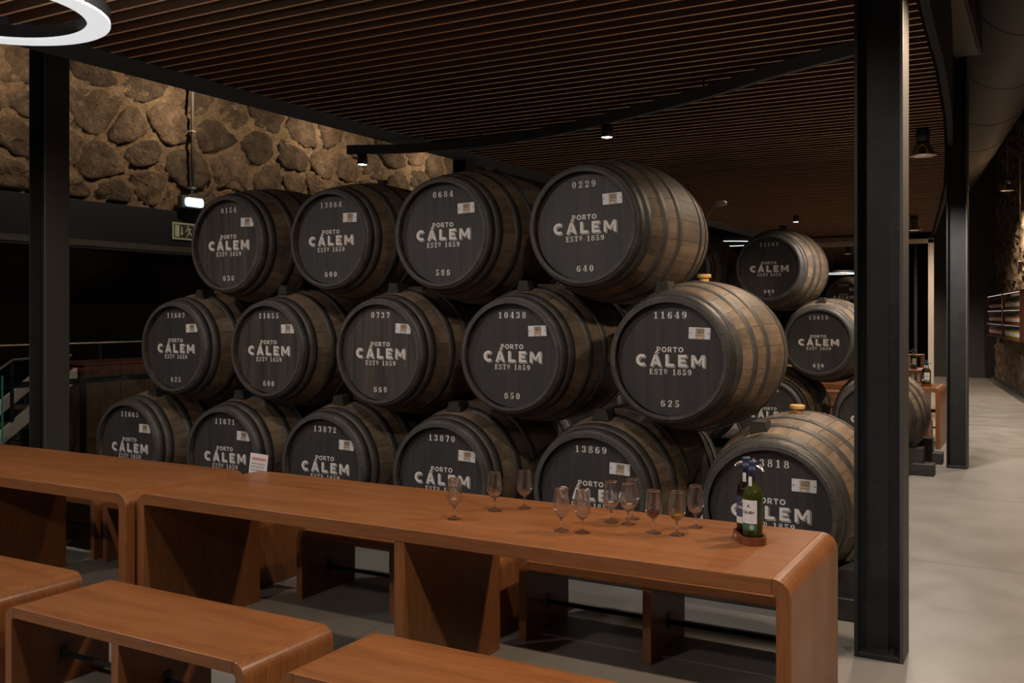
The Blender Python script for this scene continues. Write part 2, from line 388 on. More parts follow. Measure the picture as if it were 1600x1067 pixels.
# steel hangers above slats
for x in (-5.1, -3.6, -2.1):
    box('carrier_rail', x-.02, x+.02, 2.4, 22.4, 3.512, 3.56, M['blackmatte'], ce)
so = box('trim_1', -6.02, -5.63, 1.5, 23, 3.40, 3.75, M['fascia'], bev=.004); tag(so, 'slate coloured soffit beam along the ends of the slats', kind='structure')
# curved black fascia on the corridor side
def ribbon(name, pts, z0, z1, th, mat):
    n = len(pts); V, F = [], []
    for i, (x, yy) in enumerate(pts):
        a = Vector(pts[max(0, i-1)]); b = Vector(pts[min(n-1, i+1)]); t = (b-a).normalized(); nx, ny = -t.y*th/2, t.x*th/2
        V += [(x-nx, yy-ny, z0), (x+nx, yy+ny, z0), (x+nx, yy+ny, z1), (x-nx, yy-ny, z1)]
    for i in range(n-1):
        for k in range(4): F.append((4*i+k, 4*i+(k+1) % 4, 4*i+4+(k+1) % 4, 4*i+4+k))
    F += [(0, 1, 2, 3), (4*n-4, 4*n-3, 4*n-2, 4*n-1)]
    return link(name, pymesh(name, V, F), mat)
def catmull(pts, k=6):
    o = []; P = [Vector(p) for p in pts]; P = [2*P[0]-P[1]]+P+[2*P[-1]-P[-2]]
    for i in range(1, len(P)-2):
        for j in range(k):
            t = j/k; a, b, c, d = P[i-1:i+3]
            o.append(.5*((2*b)+(c-a)*t+(2*a-5*b+4*c-d)*t*t+(3*b-3*c+d-a)*t**3))
    o.append(P[-2]); return [tuple(v) for v in o]
e = catmull([(x, yy) for yy, x in EDGE], 4)
r1 = ribbon('trim_2', [(x+.02, yy) for x, yy in e], 3.37, CEIL-.003, .05, M['blackmatte']); tag(r1, 'curved black fascia where the slats end beside the corridor', kind='structure')
bp = catmull([(-6.30, 7.69), (-5.716, 7.93), (-4.897, 8.02), (-4.129, 7.88), (-3.38, 7.60), (-2.312, 7.07), (-1.7, 6.68), (-1.09, 6.36), (-.92, 6.28)], 6)
tb = ribbon('curved_lighting_beam', bp, 3.255, 3.345, .05, M['fascia'])
tag(tb, 'long curved dark beam hung just below the slatted ceiling', 'beam')
for x, yy in ((bp[12]), (bp[30]), (bp[44])):
    box('hanger_rod', x-.006, x+.006, yy-.006, yy+.006, 3.345, 3.515, M['black'], tb)

# ------------------------------------------------------------------ left stone wall
wl = empty('wall_left', (-9, 0, 0)); tag(wl, 'rough granite wall with sandy mortar above a dark steel band', kind='structure')
def h2(a, b):
    return math.sin(a*2.3+1.7*math.sin(b*1.9))*math.cos(b*3.1+1.3*math.sin(a*1.3))
NY, NZ = 300, 44; V, F = [], []
for i in range(NY+1):
    for j in range(NZ+1):
        yy = 3.0+i*15./NY; zz = 2.80+j*2.0/NZ
        V.append((.02*h2(yy*2, zz*2)+.018*h2(yy*7, zz*7.7)+.016*random.uniform(-1, 1)+.014*h2(yy*15, zz*17), yy, zz))
for i in range(NY):
    for j in range(NZ):
        a = i*(NZ+1)+j; F.append((a, a+NZ+1, a+NZ+2, a+1))
link('mortar_bed', pymesh('mortar_bed', V, F, True), M['mortar'], wl)
def voronoi(pts, box4):
    cells = []
    for i, p in enumerate(pts):
        poly = [(box4[0], box4[2]), (box4[1], box4[2]), (box4[1], box4[3]), (box4[0], box4[3])]
        for j, q in enumerate(pts):
            if i == j or abs(p[0]-q[0]) > 2.5: continue
            mx, my = (p[0]+q[0])/2, (p[1]+q[1])/2; nx, ny = q[0]-p[0], q[1]-p[1]
            out = []
            for k in range(len(poly)):
                a, b = poly[k], poly[(k+1) % len(poly)]
                da = (a[0]-mx)*nx+(a[1]-my)*ny; db = (b[0]-mx)*nx+(b[1]-my)*ny
                if da <= 0: out.append(a)
                if da*db < 0: t = da/(da-db); out.append((a[0]+(b[0]-a[0])*t, a[1]+(b[1]-a[1])*t))
            poly = out
            if len(poly) < 3: break
        if len(poly) >= 3: cells.append(poly)
    return cells
pts = []; rr = random.Random(5); zrow = 2.93; k = 0
while zrow < 4.85:
    hh = rr.uniform(.32, .5); yy = 3.0+rr.uniform(0, .3)
    while yy < 18:
        wd = rr.choice([.3, .5, .65, .85]); pts.append((yy+wd/2, (zrow+rr.uniform(-.14, .14))*1.25)); yy += wd
    zrow += hh
for poly in voronoi(pts, (3.0, 18.0, 2.82*1.25, 4.8*1.25)):
    poly = [(a, b/1.25) for a, b in poly]
    for _ in range(2):
        poly = [p for i in range(len(poly)) for p in ((poly[i][0]*.75+poly[(i+1) % len(poly)][0]*.25, poly[i][1]*.75+poly[(i+1) % len(poly)][1]*.25),
                                                       (poly[i][0]*.25+poly[(i+1) % len(poly)][0]*.75, poly[i][1]*.25+poly[(i+1) % len(poly)][1]*.75))]
    cy_ = sum(p[0] for p in poly)/len(poly); cz_ = sum(p[1] for p in poly)/len(poly)
    rad = sum(math.hypot(p[0]-cy_, p[1]-cz_) for p in poly)/len(poly)
    if rad < .07: continue
    sh = max(.6, 1-rr.uniform(.012, .035)/rad); pr = rr.uniform(.022, .062); tx, tz = rr.uniform(-.07, .07), rr.uniform(-.07, .07)
    V, F = [], []; n = len(poly)
    wob = [rr.uniform(.92, 1.05) for _ in range(n)]
    for f_, d_ in ((1., -.05), (.97, .35*pr), (.88, .75*pr), (.72, .9*pr), (.5, pr), (.25, pr)):
        for i, (a, b) in enumerate(poly):
            da, db = (a-cy_)*sh*f_*wob[i], (b-cz_)*sh*f_*wob[i]
            nz = (0 if d_ < 0 else rr.uniform(-.014, .014)+.016*h2((cy_+da)*6, (cz_+db)*6))
            V.append((d_+tx*da*f_+tz*db*f_+nz, da, db))
    V.append((pr+rr.uniform(-.012, .012), 0, 0))
    for k in range(5):
        for i in range(n): F.append((k*n+i, k*n+(i+1) % n, (k+1)*n+(i+1) % n, (k+1)*n+i))
    for i in range(n): F.append((5*n+i, 5*n+(i+1) % n, 6*n))
    link('stone', pymesh('stone', V, F, True), M['stone'], wl, (0, cy_, cz_))
box('wall_backing', -.45, -.04, 2, 20, 2.7, CEIL, M['mortar'], wl)
bd = box('trim_3', -9.2, -8.93, 1, 24, 2.39, 2.82, M['band'], bev=.006); tag(bd, 'dark blue steel band under the granite wall', kind='structure')
box('steel_lip', -8.93, -8.78, 1, 24, 2.325, 2.39, M['bandedge'], bd)
gz = empty('window_1', (-9.05, 0, 0)); tag(gz, 'unlit black glazing below the steel band', kind='structure')
for i in range(9):
    box('pane', -.02, 0, 1.5+i*2.4, 1.5+i*2.4+2.34, .08, 2.32, M['darkglass'], gz)
    box('mullion', -.03, .04, 1.44+i*2.4, 1.5+i*2.4, 0, 2.34, M['black'], gz)
box('bottom_rail', -.03, .04, 1.4, 23, 0, .08, M['black'], gz)

# ------------------------------------------------------------------ columns
def column(name, x0, x1, y0, y1, z1, label, bp=True):
    t = .016; c = empty(name, ((x0+x1)/2, (y0+y1)/2, 0)); hx, hy = (x1-x0)/2, (y1-y0)/2
    box('flange', -hx, -hx+t, -hy, hy, .0, z1, M['steel'], c, .002)
    f2 = box('flange', hx-t, hx, -hy, hy, .0, z1, M['flange'], c, .002)
    box('web', -hx+t, hx-t, -.007, .007, .0, z1, M['steel'], c)
    box('base_plate', -hx+t, hx-t, -hy, -.007, .0, .025, M['steel'], c, .004)
    for s in (-1, 1):
        b = bmesh.new(); bmesh.ops.create_cone(b, cap_ends=True, segments=6, radius1=.012, radius2=.012, depth=.018, matrix=Matrix.Translation((s*hx*.5, -hy*.5, .034)))
        link('anchor_bolt', bm_mesh('anchor_bolt', b), M['steel'], c)
    tag(c, label, 'column', kind='structure'); del c['category']; return c
column('steel_column', -.80, -.585, 4.67, 4.87, CEIL-.002, 'wide black steel I-section column right of the near barrels')
column('steel_column', -.945, -.745, 10.90, 11.10, CEIL-.002, 'black steel column farther along the pale corridor floor')
column('steel_column', -6.93, -6.73, 4.60, 4.81, CEIL-.002, 'black steel column behind the left table near the ring lamp')
column('steel_column', -6.02, -5.84, 9.25, 9.45, 3.42, 'black steel column rising behind the barrel numbered 0684')
cb = box('trim_4', -.93, -.62, 4.5, 11.1, 4.33, 4.63, M['black'], bev=.005); tag(cb, 'black steel beam joining the corridor columns overhead', kind='structure')
sp = box('trim_5', -.86, -.64, 5.0, 10.89, 4.28, 4.328, M['duct']); tag(sp, 'flat taupe soffit panel beside the overhead beam', kind='structure')
# portal frame far back
pf = empty('trim_6', (-2.26, 22.6, 0)); tag(pf, 'pale lit steel portal frame at the far end of the slatted ceiling', kind='structure')
box('portal_post', -.06, .05, -.06, .06, 0, 3.26, M['frame'], pf, .004); box('portal_lintel', -3.9, .05, -.06, .06, 3.17, 3.27, M['frame'], pf, .004)
for x in (-.75, -.42):
    box('portal_mullion', x-.03, x+.03, .9, .96, 0, 3.2, M['dark'], pf)
# corridor wall (parallel to the duct), far end walls
DU = (-.136, .9907); NU = (.9907, .136)
def us(u, s): return (u*NU[0]+s*DU[0], u*NU[1]+s*DU[1])
AZ = math.atan2(-DU[0], DU[1])
wr = empty('wall_right', (*us(2.47, 0), 0), AZ); tag(wr, 'rough rubble stone wall along the corridor', kind='structure')
V, F = [], []; NS, NZ = 140, 60
for i in range(NS+1):
    for j in range(NZ+1):
        ss = 9+i*18./NS; zz = j*CEIL/NZ
        V.append((.035*h2(ss*4, zz*4)+.03*random.uniform(-1, 1)+.02*h2(ss*9, zz*11), ss, zz))
for i in range(NS):
    for j in range(NZ):
        a = i*(NZ+1)+j; F.append((a, a+NZ+1, a+NZ+2, a+1))
link('rubble_face', pymesh('rubble_face', V, F, False), M['stone_far'], wr)
box('wall_backing', .10, .5, 9, 27, 0, CEIL, M['stone_far'], wr)
box('skirting_shadow_gap', -.09, -.05, 9, 27, 0, .06, M['dark'], wr)
we = box('wall_end', -2.75, -.9, 26.9, 27.1, 0, CEIL, M['dark']); tag(we, 'plain dark partition closing the far end of the corridor', kind='structure')
wb = box('wall_back', -12.5, -2.6, 37, 37.2, 0, CEIL, M['dark']); tag(wb, 'dark wall at the far end of the hall', kind='structure')
# duct
dm = bmesh.new(); bmesh.ops.create_cone(dm, cap_ends=True, segments=48, radius1=.612, radius2=.612, depth=24, matrix=Matrix.Rotation(R(90), 4, 'X'))
dme = bm_mesh('duct', dm)
for p in dme.polygons: p.use_smooth = len(p.vertices) == 4
du = empty('ventilation_duct', (*us(1.36, 14.7), 5.03), AZ); tag(du, 'large round taupe ventilation duct hung under the corridor ceiling', 'duct')
link('duct_body', dme, M['duct'], du)
for k in range(10):
    link('duct_seam', tube_mesh('duct_seam', [(.614*math.cos(2*PI*i/48), 0, .614*math.sin(2*PI*i/48)) for i in range(48)], .007, 6, True), M['fascia'], du, (0, -11.2+k*2.45, 0))
for k in range(6):
    box('hanger_strap', -.012, .012, -10+k*4, -9.96+k*4, .614, CEIL-5.035, M['black'], du)

# ------------------------------------------------------------------ lamps
def spot(parent, power, col, size=90, blend=.4, rad=.05, loc=(0, 0, 0), rot=(0, 0, 0)):
    l = bpy.data.lights.new('spot', 'SPOT'); l.energy = power; l.color = col; l.spot_size = R(size); l.spot_blend = blend; l.shadow_soft_size = rad
    o = bpy.data.objects.new('lamp_light', l); COL.objects.link(o); o.parent = parent; o.location = loc; o.rotation_euler = rot; return o
def pendant(loc, label, power, col, size=140, group='reflector pendants along the corridor'):
    p = empty('pendant_lamp', loc); tag(p, label, 'lamp', group)
    link('reflector_shade', lathe_mesh('shade', [(.045, .13), (.06, .125), (.085, .06), (.125, .0), (.128, -.004), (.120, -.002), (.080, .058), (.05, .11), (0, .11)], 28), M['reflector'], p)
    link('driver_housing', lathe_mesh('housing', [(0, .25), (.06, .25), (.065, .24), (.065, .13), (0, .13)], 20), M['black'], p)
    link('suspension_cable', tube_mesh('cable', [(0, 0, .25), (0, 0, CEIL-.01-loc[2])], .005, 6), M['black'], p)
    link('lamp_glass', lathe_mesh('lampglass', [(0, .04), (.03, .045), (.03, .08), (0, .08)], 16), M['lampglow'], p)
    spot(p, power, col, size, .5, .08, (0, 0, .02)); return p
pendant((-1.07, 9.95, 3.14), 'reflector pendant lamp hanging near the farther corridor column', LP['pendant'], NEUT)
pendant((-2.12, 18.4, 3.12), 'small reflector pendant lamp hanging above the portal frame', LP['pendant'], NEUT)
pendant((-1.1, 7.55, 3.2), 'reflector pendant lamp behind the wide black column', LP['stack'], WARM, 160)
pendant((-4.6, 26.0, 3.2), 'added reflector pendant lamp lighting the slats beyond the portal frame', LP['pendant'], WARM)  # added lamp, brightens the slats and floor past the portal
pendant((-.1, 4.75, 3.2), 'reflector pendant lamp over the near corridor floor', LP['corridor'], WARM, 150)
pendant((1.5, 1.6, 3.2), 'reflector pendant lamp over the corridor beside the benches', LP['room'], NEUT, 150)
for x, yy, lab in ((-3.5, -1.6, 'added fill pendant lamp behind the camera above the open floor'), (-7.0, -1.0, 'added fill pendant lamp behind the camera at the left')):  # unseen lamps added as front fill on barrel heads and front bench
    pendant((x, yy, 3.25), lab, LP['room'], NEUT, 176)
def downlight(loc, label, power, col, size=100, rot=(0, 0, 0)):
    p = empty('spot_lamp', loc); tag(p, label, 'lamp', 'small black downlights')
    link('lamp_body', lathe_mesh('spotbody', [(0, .11), (.045, .11), (.05, .10), (.055, .0), (.048, .0), (.045, .03), (0, .03)], 24), M['black'], p, rot=rot)
    link('lamp_lens', lathe_mesh('spotlens', [(0, .004), (.046, .004), (.046, .012), (0, .012)], 20), M['lampglow'], p, rot=rot)
    q = spot(p, power, col, size, .5, .045, (0, 0, -.01), rot); return p
downlight((-3.36, 7.62, 3.145), 'small black downlight under the middle of the curved beam', LP['beam'], NEUT, 120)
downlight((-6.16, 7.76, 3.145), 'small black downlight at the left end of the curved beam', LP['beam'], NEUT, 120)
for x, yy in ((-5.6, 2.9), (-3.3, 2.9), (-1.3, 2.9)):
    downlight((x, yy, 3.28), {-5.6: 'black downlight above the left table', -3.3: 'black downlight above the joint of the tables', -1.3: 'black downlight above the glasses'}[x], LP['table'], NEUT, 165)
for yy in (5.2, 7.6, 10.2, 12.8):
    downlight((-7.85, yy, 4.38), {5.2: 'wall washer lamp left of the left column', 7.6: 'wall washer lamp above the conduit pipe', 10.2: 'third wall washer lamp above the granite wall', 12.8: 'farthest wall washer lamp above the granite wall'}[yy], LP['wall'], (1.0, .76, .52), 125, (0, R(66), 0))
for x, yy in ((-4.5, 13.0), (-4.0, 17.5)):
    downlight((x, yy, 3.28), {13.0: 'black downlight above the tables behind the second stack', 17.5: 'black downlight above the farthest tables'}[yy], LP['beam']*1.5, WARM, 130)
def ring_lamp(loc, rad, wd, mat, label, up=False):
    p = empty('ring_lamp', loc); tag(p, label, 'lamp', 'circular white ring lamps')
    def band(r0, r1, z0, z1):
        n = 72; V, F = [], []
        for i in range(n):
            c_, s_ = math.cos(2*PI*i/n), math.sin(2*PI*i/n)
            V += [(r0*c_, r0*s_, z0), (r1*c_, r1*s_, z0), (r1*c_, r1*s_, z1), (r0*c_, r0*s_, z1)]
        for i in range(n):
            j = (i+1) % n
            for k in range(4): F.append((4*i+k, 4*j+k, 4*j+(k+1) % 4, 4*i+(k+1) % 4))
        return pymesh('ring', V, F)
    link('led_diffuser', band(rad-wd, rad, 0, .012), mat, p); up and link('added_uplight', band(rad-wd+.02, rad-.02, .0755, .080), M['added_up'], p); link('ring_housing', band(rad-wd, rad, .013, .075), M['black'], p)
    for k in range(3):
        a = 2*PI*k/3+.4; x, yy = (rad-wd/2)*math.cos(a), (rad-wd/2)*math.sin(a)
        link('suspension_wire', tube_mesh('wire', [(x, yy, .07), (x, yy, CEIL-.02-loc[2])], .002, 5), M['black'], p)
    return p
ring_lamp((-4.30, 2.64, 3.0), .535, .105, M['led'], 'bright white ring lamp hanging above the left table', True)
ring_lamp((-5.55, 18.3, 2.99), .70, .05, M['ledfar'], 'white ring lamp glowing behind the upper right barrels')
ring_lamp((-4.95, 26.5, 2.70), .50, .05, M['ledfar'], 'farthest white ring lamp seen past barrel 11597')

# ------------------------------------------------------------------ barrels
def brad(v):   # v in [0,BL]
    t = 2*v/BL-1; return BR0+(BR-BR0)*(1-t*t)
NST = 22
def stave_mesh():
    n, m = 3, 12; V, F = [], []; half = PI/NST-.0022
    vs = [0, .012]+[BL*k/(m-2) for k in range(1, m-2)]+[BL-.012, BL]; m = len(vs)-1
    def put(rad_f):
        b = len(V)
        for j, v in enumerate(vs):
            for i in range(n+1):
                a = -half+2*half*i/n; r = rad_f(v, j); V.append((r*math.sin(a), v-BL/2, r*math.cos(a)))
        return b
    bo = put(lambda v, j: brad(v)-(.006 if j in (0, m) else 0)); bi = put(lambda v, j: brad(v)-.030-(0 if j not in (0, m) else -.004))
    I = lambda b, j, i: b+j*(n+1)+i
    for j in range(m):
        for i in range(n):
            F.append((I(bo, j, i), I(bo, j+1, i), I(bo, j+1, i+1), I(bo, j, i+1))); F.append((I(bi, j, i), I(bi, j, i+1), I(bi, j+1, i+1), I(bi, j+1, i)))
        F.append((I(bo, j, 0), I(bi, j, 0), I(bi, j+1, 0), I(bo, j+1, 0))); F.append((I(bo, j, n), I(bo, j+1, n), I(bi, j+1, n), I(bi, j, n)))
    for i in range(n):
        F.append((I(bo, 0, i), I(bo, 0, i+1), I(bi, 0, i+1), I(bi, 0, i))); F.append((I(bo, m, i), I(bi, m, i), I(bi, m, i+1), I(bo, m, i+1)))
    me = pymesh('stave', V, F); me.materials.append(M['stave']); return me
STAVE = stave_mesh()
def hoop_mesh(v0, v1):
    n = 44; V, F = [], []
    rows = [(v0, .0), (v0, .0045), ((v0+v1)/2, .0045), (v1, .0045), (v1, .0)]
    for v, d in rows:
        for i in range(n): r = brad(v)+d; V.append((r*math.sin(2*PI*i/n), v-BL/2, r*math.cos(2*PI*i/n)))
    for k in range(len(rows)-1):
        for i in range(n): F.append((k*n+i, (k+1)*n+i, (k+1)*n+(i+1) % n, k*n+(i+1) % n))
    for da in (-.09, -.045):      # rivet heads on the overlap
        for vv in (v0+(v1-v0)*.3, v0+(v1-v0)*.7):
            r = brad(vv)+.0045; b = len(V); c_ = (r*math.sin(da), vv-BL/2, r*math.cos(da))
            for i in range(6): V.append((c_[0]+.006*math.cos(i*PI/3), c_[1]+.006*math.sin(i*PI/3), c_[2]))
            V.append((c_[0], c_[1], c_[2]+.005)); F += [(b+i, b+(i+1) % 6, b+6) for i in range(6)]
    me = pymesh('hoop', V, F, False); me.materials.append(M['hoop'])
    for p in me.polygons: p.use_smooth = True
    return me
HV = [(.010, .066), (.074, .132), (.248, .302), (.425, .478)]
HOOPS = [hoop_mesh(a, b) for a, b in HV]+[hoop_mesh(BL-b, BL-a) for a, b in HV]
def head_boards():
    r = BR0-.026; cuts = [-r, -.225, -.135, -.045, .05, .14, .225, r]; out = []
    for a, b in zip(cuts, cuts[1:]):
        a2, b2 = a+.0004, b-.0004; xs = [a2+(b2-a2)*k/6 for k in range(7)]
        top = [(x, math.sqrt(max(0, r*r-x*x))) for x in xs]; poly = top+[(x, -z) for x, z in reversed(top)]
        P = []
        for p in poly:
            if not P or math.hypot(p[0]-P[-1][0], p[1]-P[-1][1]) > 1e-4: P.append(p)
        if math.hypot(P[0][0]-P[-1][0], P[0][1]-P[-1][1]) < 1e-4: P.pop()
        n = len(P); V = [(x, 0, z) for x, z in P]+[(x, .022, z) for x, z in P]
        F = [tuple(range(n)), tuple(range(2*n-1, n-1, -1))]+[(i, (i+1) % n, (i+1) % n+n, i+n) for i in range(n)]
        bm = bmesh.new(); vs = [bm.verts.new(v) for v in V]
        for f in F: bm.faces.new([vs[i] for i in f])
        out.append(bm_mesh('head_board', bm))
    return out
HB = {k: [] for k in ('head', 'head_worn')}
for k in HB:
    for me in head_boards(): me.materials.append(M[k]); HB[k].append(me)
bm = bmesh.new(); bm_box(bm, -.062, .062, -.003, 0, -.0325, .0325, .001); TAGP = bm_mesh('barcode_tag', bm); TAGP.materials.append(M['tagplate'])
f = Flat(); f.add([q_rect(-.024, -.031, .030, .031)], -.0034); TAGL = f.mesh('tag_label'); TAGL.materials.append(M['taglabel'])
f = Flat(); x = -.018; rb = random.Random(2)
while x < .024:
    wv = rb.choice([.0010, .0016, .0024]); f.add([q_rect(x, -.004, x+wv, .025)], -.0038); x += wv+rb.choice([.0010, .0014])
for k in range(8): f.add([q_rect(-.019+k*.0055, -.0165, -.0155+k*.0055, -.009)], -.0038)
f.add([q_rect(-.018, -.027, -.010, -.024), q_rect(.014, -.027, .024, -.024)], -.0038)
TAGS = lathe_mesh('tag_screw', [(.0035, 0), (.0035, .0012), (0, .0018)], 10); TAGS.materials.append(M['tagink']); TAGB = f.mesh('barcode_print'); TAGB.materials.append(M['tagink'])
BUNG = {}
for k, mm in (('y', 'bung_y'), ('g', 'bung_g')):
    BUNG[k] = lathe_mesh('bung', [(0, -.02), (.028, -.02), (.030, .022), (.042, .024), (.043, .040), (.038, .045), (0, .045)], 20); BUNG[k].materials.append(M[mm])
for p in BUNG['y'].polygons: p.use_smooth = False
DIGIT = {}
PLUG = lathe_mesh('head_plug', [(.019, 0), (.019, .008), (.015, .012), (0, .012)], 18); PLUG.materials.append(M['hoop'])
f = Flat(); f.add(text_quads('PORTO', g_sans, .030, .158, 0, .053), -.0012); BRANDING = [('painted_place_name', f.mesh('painted_place_name'))]
f = Flat(); bigword(f, -.0012, .068, .405, 0, -.008); BRANDING.append(('painted_brand_name', f.mesh('painted_brand_name')))
f = Flat(); f.add(text_quads('ESTD', g_serif, .032, .108, -.069, -.073), -.0012); BRANDING.append(('painted_established_word', f.mesh('painted_established_word')))
f = Flat(); f.add(text_quads('1859', g_serif, .032, .108, .071, -.073), -.0012); BRANDING.append(('painted_founding_year', f.mesh('painted_founding_year')))
def barrel(num, low, X, zc, yf=5.05, sc=1.0, hd='head', bung=None, tagged=True, label=None, roll=0, text=True, group='barrels of the near stack', back=True, plug=False):
    o = empty('port_barrel', (X, yf+BL*sc/2, zc-BR*sc)); o.scale = (sc, sc, sc)
    tag(o, label, 'barrel', group)
    ro = random.uniform(0, 6.28)
    for i in range(NST): link('stave', STAVE, None, o, (0, 0, BR), (0, ro+2*PI*i/NST, 0))
    ho = random.uniform(-.5, .5)
    for h in HOOPS: link('hoop', h, None, o, (0, 0, BR), (0, ho+random.uniform(-.12, .12), 0))
    for me in HB[hd]: link('head_board', me, None, o, (0, -BL/2+.042, BR), (0, R(roll), 0))
    if back:
        for me in HB[hd]: link('head_board', me, None, o, (0, BL/2-.042, BR), (0, 0, PI))
    if text:
        yy = -.0012
        def line(nm, me): link(nm, me, [M['paint'], M['paint_gap']], o, (0, -BL/2+.042, BR), (0, R(roll), 0))
        for k_, ch in enumerate(num):
            xo = (k_-(len(num)-1)/2)*.042
            if ch not in DIGIT:
                f = Flat(); f.add(text_quads(ch, g_serif, .039, .039*g_serif(ch)[1], 0, .247), yy); DIGIT[ch] = f.mesh('painted_digit'); DIGIT[ch].materials.append(M['paint'])
            ca, sa = math.cos(R(roll)), math.sin(R(roll))
            link('painted_digit', DIGIT[ch], None, o, (xo*ca, -BL/2+.042, BR-xo*sa), (0, R(roll), 0))
        f = Flat(); f.add(text_quads(low, g_serif, .038, .108, 0, -.250), yy); line('painted_volume', f.mesh('painted_volume'))
        for nm, me in BRANDING: line(nm, me)
    if tagged:
        t = link('barcode_tag', TAGP, None, o, (.178+random.uniform(-.01, .01), -BL/2+.0412, BR+.153+random.uniform(-.008, .008)), (0, R(random.uniform(-3, 3)), 0))
        link('tag_label', TAGL, None, t); link('barcode_print', TAGB, None, t); link('tag_screw', TAGS, None, t, (-.052, -.003, 0), (R(90), 0, 0)); link('tag_screw', TAGS, None, t, (.053, -.003, 0), (R(90), 0, 0))
    if plug: link('head_plug', PLUG, None, o, (0, -BL/2+.042, BR-.292), (R(90), 0, 0))
    if bung: link('bung', BUNG[bung], None, o, (0, 0, 2*BR-.002))
    return o
ZB, ZM, ZT = .553, 1.352, 2.124
def bl(num, low, extra): return 'oak port barrel, %s, painted %s and %s' % (extra, num, low)
barrel('0154', '636', -5.29, ZT, hd='head_worn', sc=1.01, label=bl('0154', '636', 'leftmost of the top row'))
barrel('13864', '600', -4.34, ZT, sc=.97, hd='head', bung='g', label=bl('13864', '600', 'second from the left in the top row'), yf=5.08)
barrel('0684', '596', -3.39, ZT, sc=1.01, bung='g', label=bl('0684', '596', 'third from the left in the top row'))
barrel('0229', '640', -2.39, ZT, label=bl('0229', '640', 'large rightmost one of the top row'), roll=-1)
barrel('11607', '625', -5.85, ZM, sc=.99, label=bl('11607', '625', 'leftmost of the middle row'))
barrel('11655', '600', -4.89, ZM, sc=.98, hd='head_worn', label=bl('11655', '600', 'second from the left in the middle row'))
barrel('0737', '669', -3.89, ZM, hd='head_worn', label=bl('0737', '669', 'centre of the middle row'))
barrel('10438', '650', -2.88, ZM, label=bl('10438', '650', 'fourth from the left in the middle row'))
barrel('11649', '625', -1.86, ZM, bung='y', label=bl('11649', '625', 'large rightmost one of the middle row'))
lowlab = 'oak port barrel painted %s, %s in the bottom row'
for num, X, hd, bg, what in (('11663', -6.38, 'head', None, 'leftmost'), ('11671', -5.33, 'head', None, 'second from the left'), ('13872', -4.37, 'head', None, 'third from the left'), ('13870', -3.40, 'head', None, 'fourth from the left'), ('13869', -2.35, 'head', None, 'fifth from the left behind the glasses'), ('13818', -1.30, 'head', 'y', 'rightmost behind the two bottles')):
    barrel(num, '600', X, ZB, sc=1.035, hd=hd, bung=bg, label=lowlab % (num, what))
G2 = 'barrels of the second stack'
barrel('11597', '600', -2.60, 2.10, 10.1, 1.0, bung='g', plug=True, tagged=False, label='oak port barrel painted 11597, topmost right of the second stack', group=G2)
barrel('13815', '650', -2.09, 1.325, 10.1, 1.0, plug=True, tagged=False, label='oak port barrel painted 13815, left of the wide black column', group=G2)
barrel('13884', '600', -2.60, .55, 10.1, 1.03, tagged=False, label='dark barrel showing only 84 behind the pale bung', group=G2)
barrel('11590', '600', -1.56, .55, 10.1, 1.03, tagged=False, label='oak barrel lying on sleepers behind the wide black column', group=G2)
barrel('11600', '600', -3.60, 2.10, 10.1, 1.0, tagged=False, label='dark barrel flank showing between barrels 0229 and 11597', group=G2)
barrel('11611', '600', -3.10, 1.325, 10.1, 1.0, tagged=True, label='barrel showing in the gap beside barrel 11649', group=G2)
for X, z, s, nm in ((-4.1, 1.325, 1, 'middle row'), (-3.63, .55, 1.03, 'bottom row'), (-4.66, .55, 1.03, 'bottom row leftmost')):
    barrel('11600', '600', X, z, 10.1, s, tagged=False, label='second stack barrel hidden behind the near stack, '+nm, group=G2, text=False)
G3 = 'barrels of the farthest stack'
barrel('11660', '600', -3.80, 1.98, 20.9, 1.0, label='small distant barrel painted 11660 left of the wide column', group=G3)
for X, z, lab in ((-3.38, 1.24, 'distant barrel right of the farthest stack middle row'), (-4.30, 1.24, 'distant barrel left of the farthest stack middle row'), (-2.95, .50, 'rounded distant barrel top above the far table'), (-3.92, .50, 'distant barrel in the farthest stack bottom middle'), (-4.90, .50, 'distant barrel in the farthest stack bottom left')):
    barrel('11660', '600', X, z, 20.9, .98, tagged=False, text=False, label=lab, group=G3, back=False)
# chocks resting on the crest of the lower barrels
def chock(X, yy, z, label, group, sx=1):
    me = prism_mesh('chock', [(-.046*sx, -.012), (.046*sx, -.012), (.030*sx, .052), (-.030*sx, .052)], -.06, .06)
    o = link('wooden_chock', me, M['chock'], None, (X, yy, z)); tag(o, label, 'chock', group)
CY = 5.05+.24
cr = brad(.24)
for X, lab in ((-5.85, 'at the left end under the top row'), (-4.89, 'between the first and second barrels of the top row'), (-3.89, 'between the second and third barrels of the top row'), (-2.88, 'between the last two barrels of the top row'), (-1.86, 'at the right end under the top row')):
    dx = {-1.86: -.10, -5.85: .1}.get(X, 0)
    chock(X+dx, CY, ZM+cr-(.02 if dx else .0), 'dark wooden chock '+lab, 'chocks between the barrels')
for X, lab in ((-6.38, 'at the left end under the middle row'), (-5.33, 'between the first and second barrels of the middle row'), (-4.37, 'between the second and third barrels of the middle row'), (-3.40, 'between the third and fourth barrels of the middle row'), (-2.35, 'between the last two barrels of the middle row'), (-1.30, 'at the right end under the middle row')):
    dx = {-1.30: -.10, -6.38: .1}.get(X, 0)
    chock(X+dx, CY, ZB+cr*1.035-(.02 if dx else 0), 'dark wooden chock '+lab, 'chocks between the barrels', 1.2)
chock(-2.09-.0, 10.34, 1.325+cr-.005, 'wooden chock under barrel 11597 on barrel 13815', 'chocks between the barrels')
chock(-3.1, 10.34, 1.325+cr-.005, 'wooden chock behind barrel 11649 on the second stack', 'chocks between the barrels')
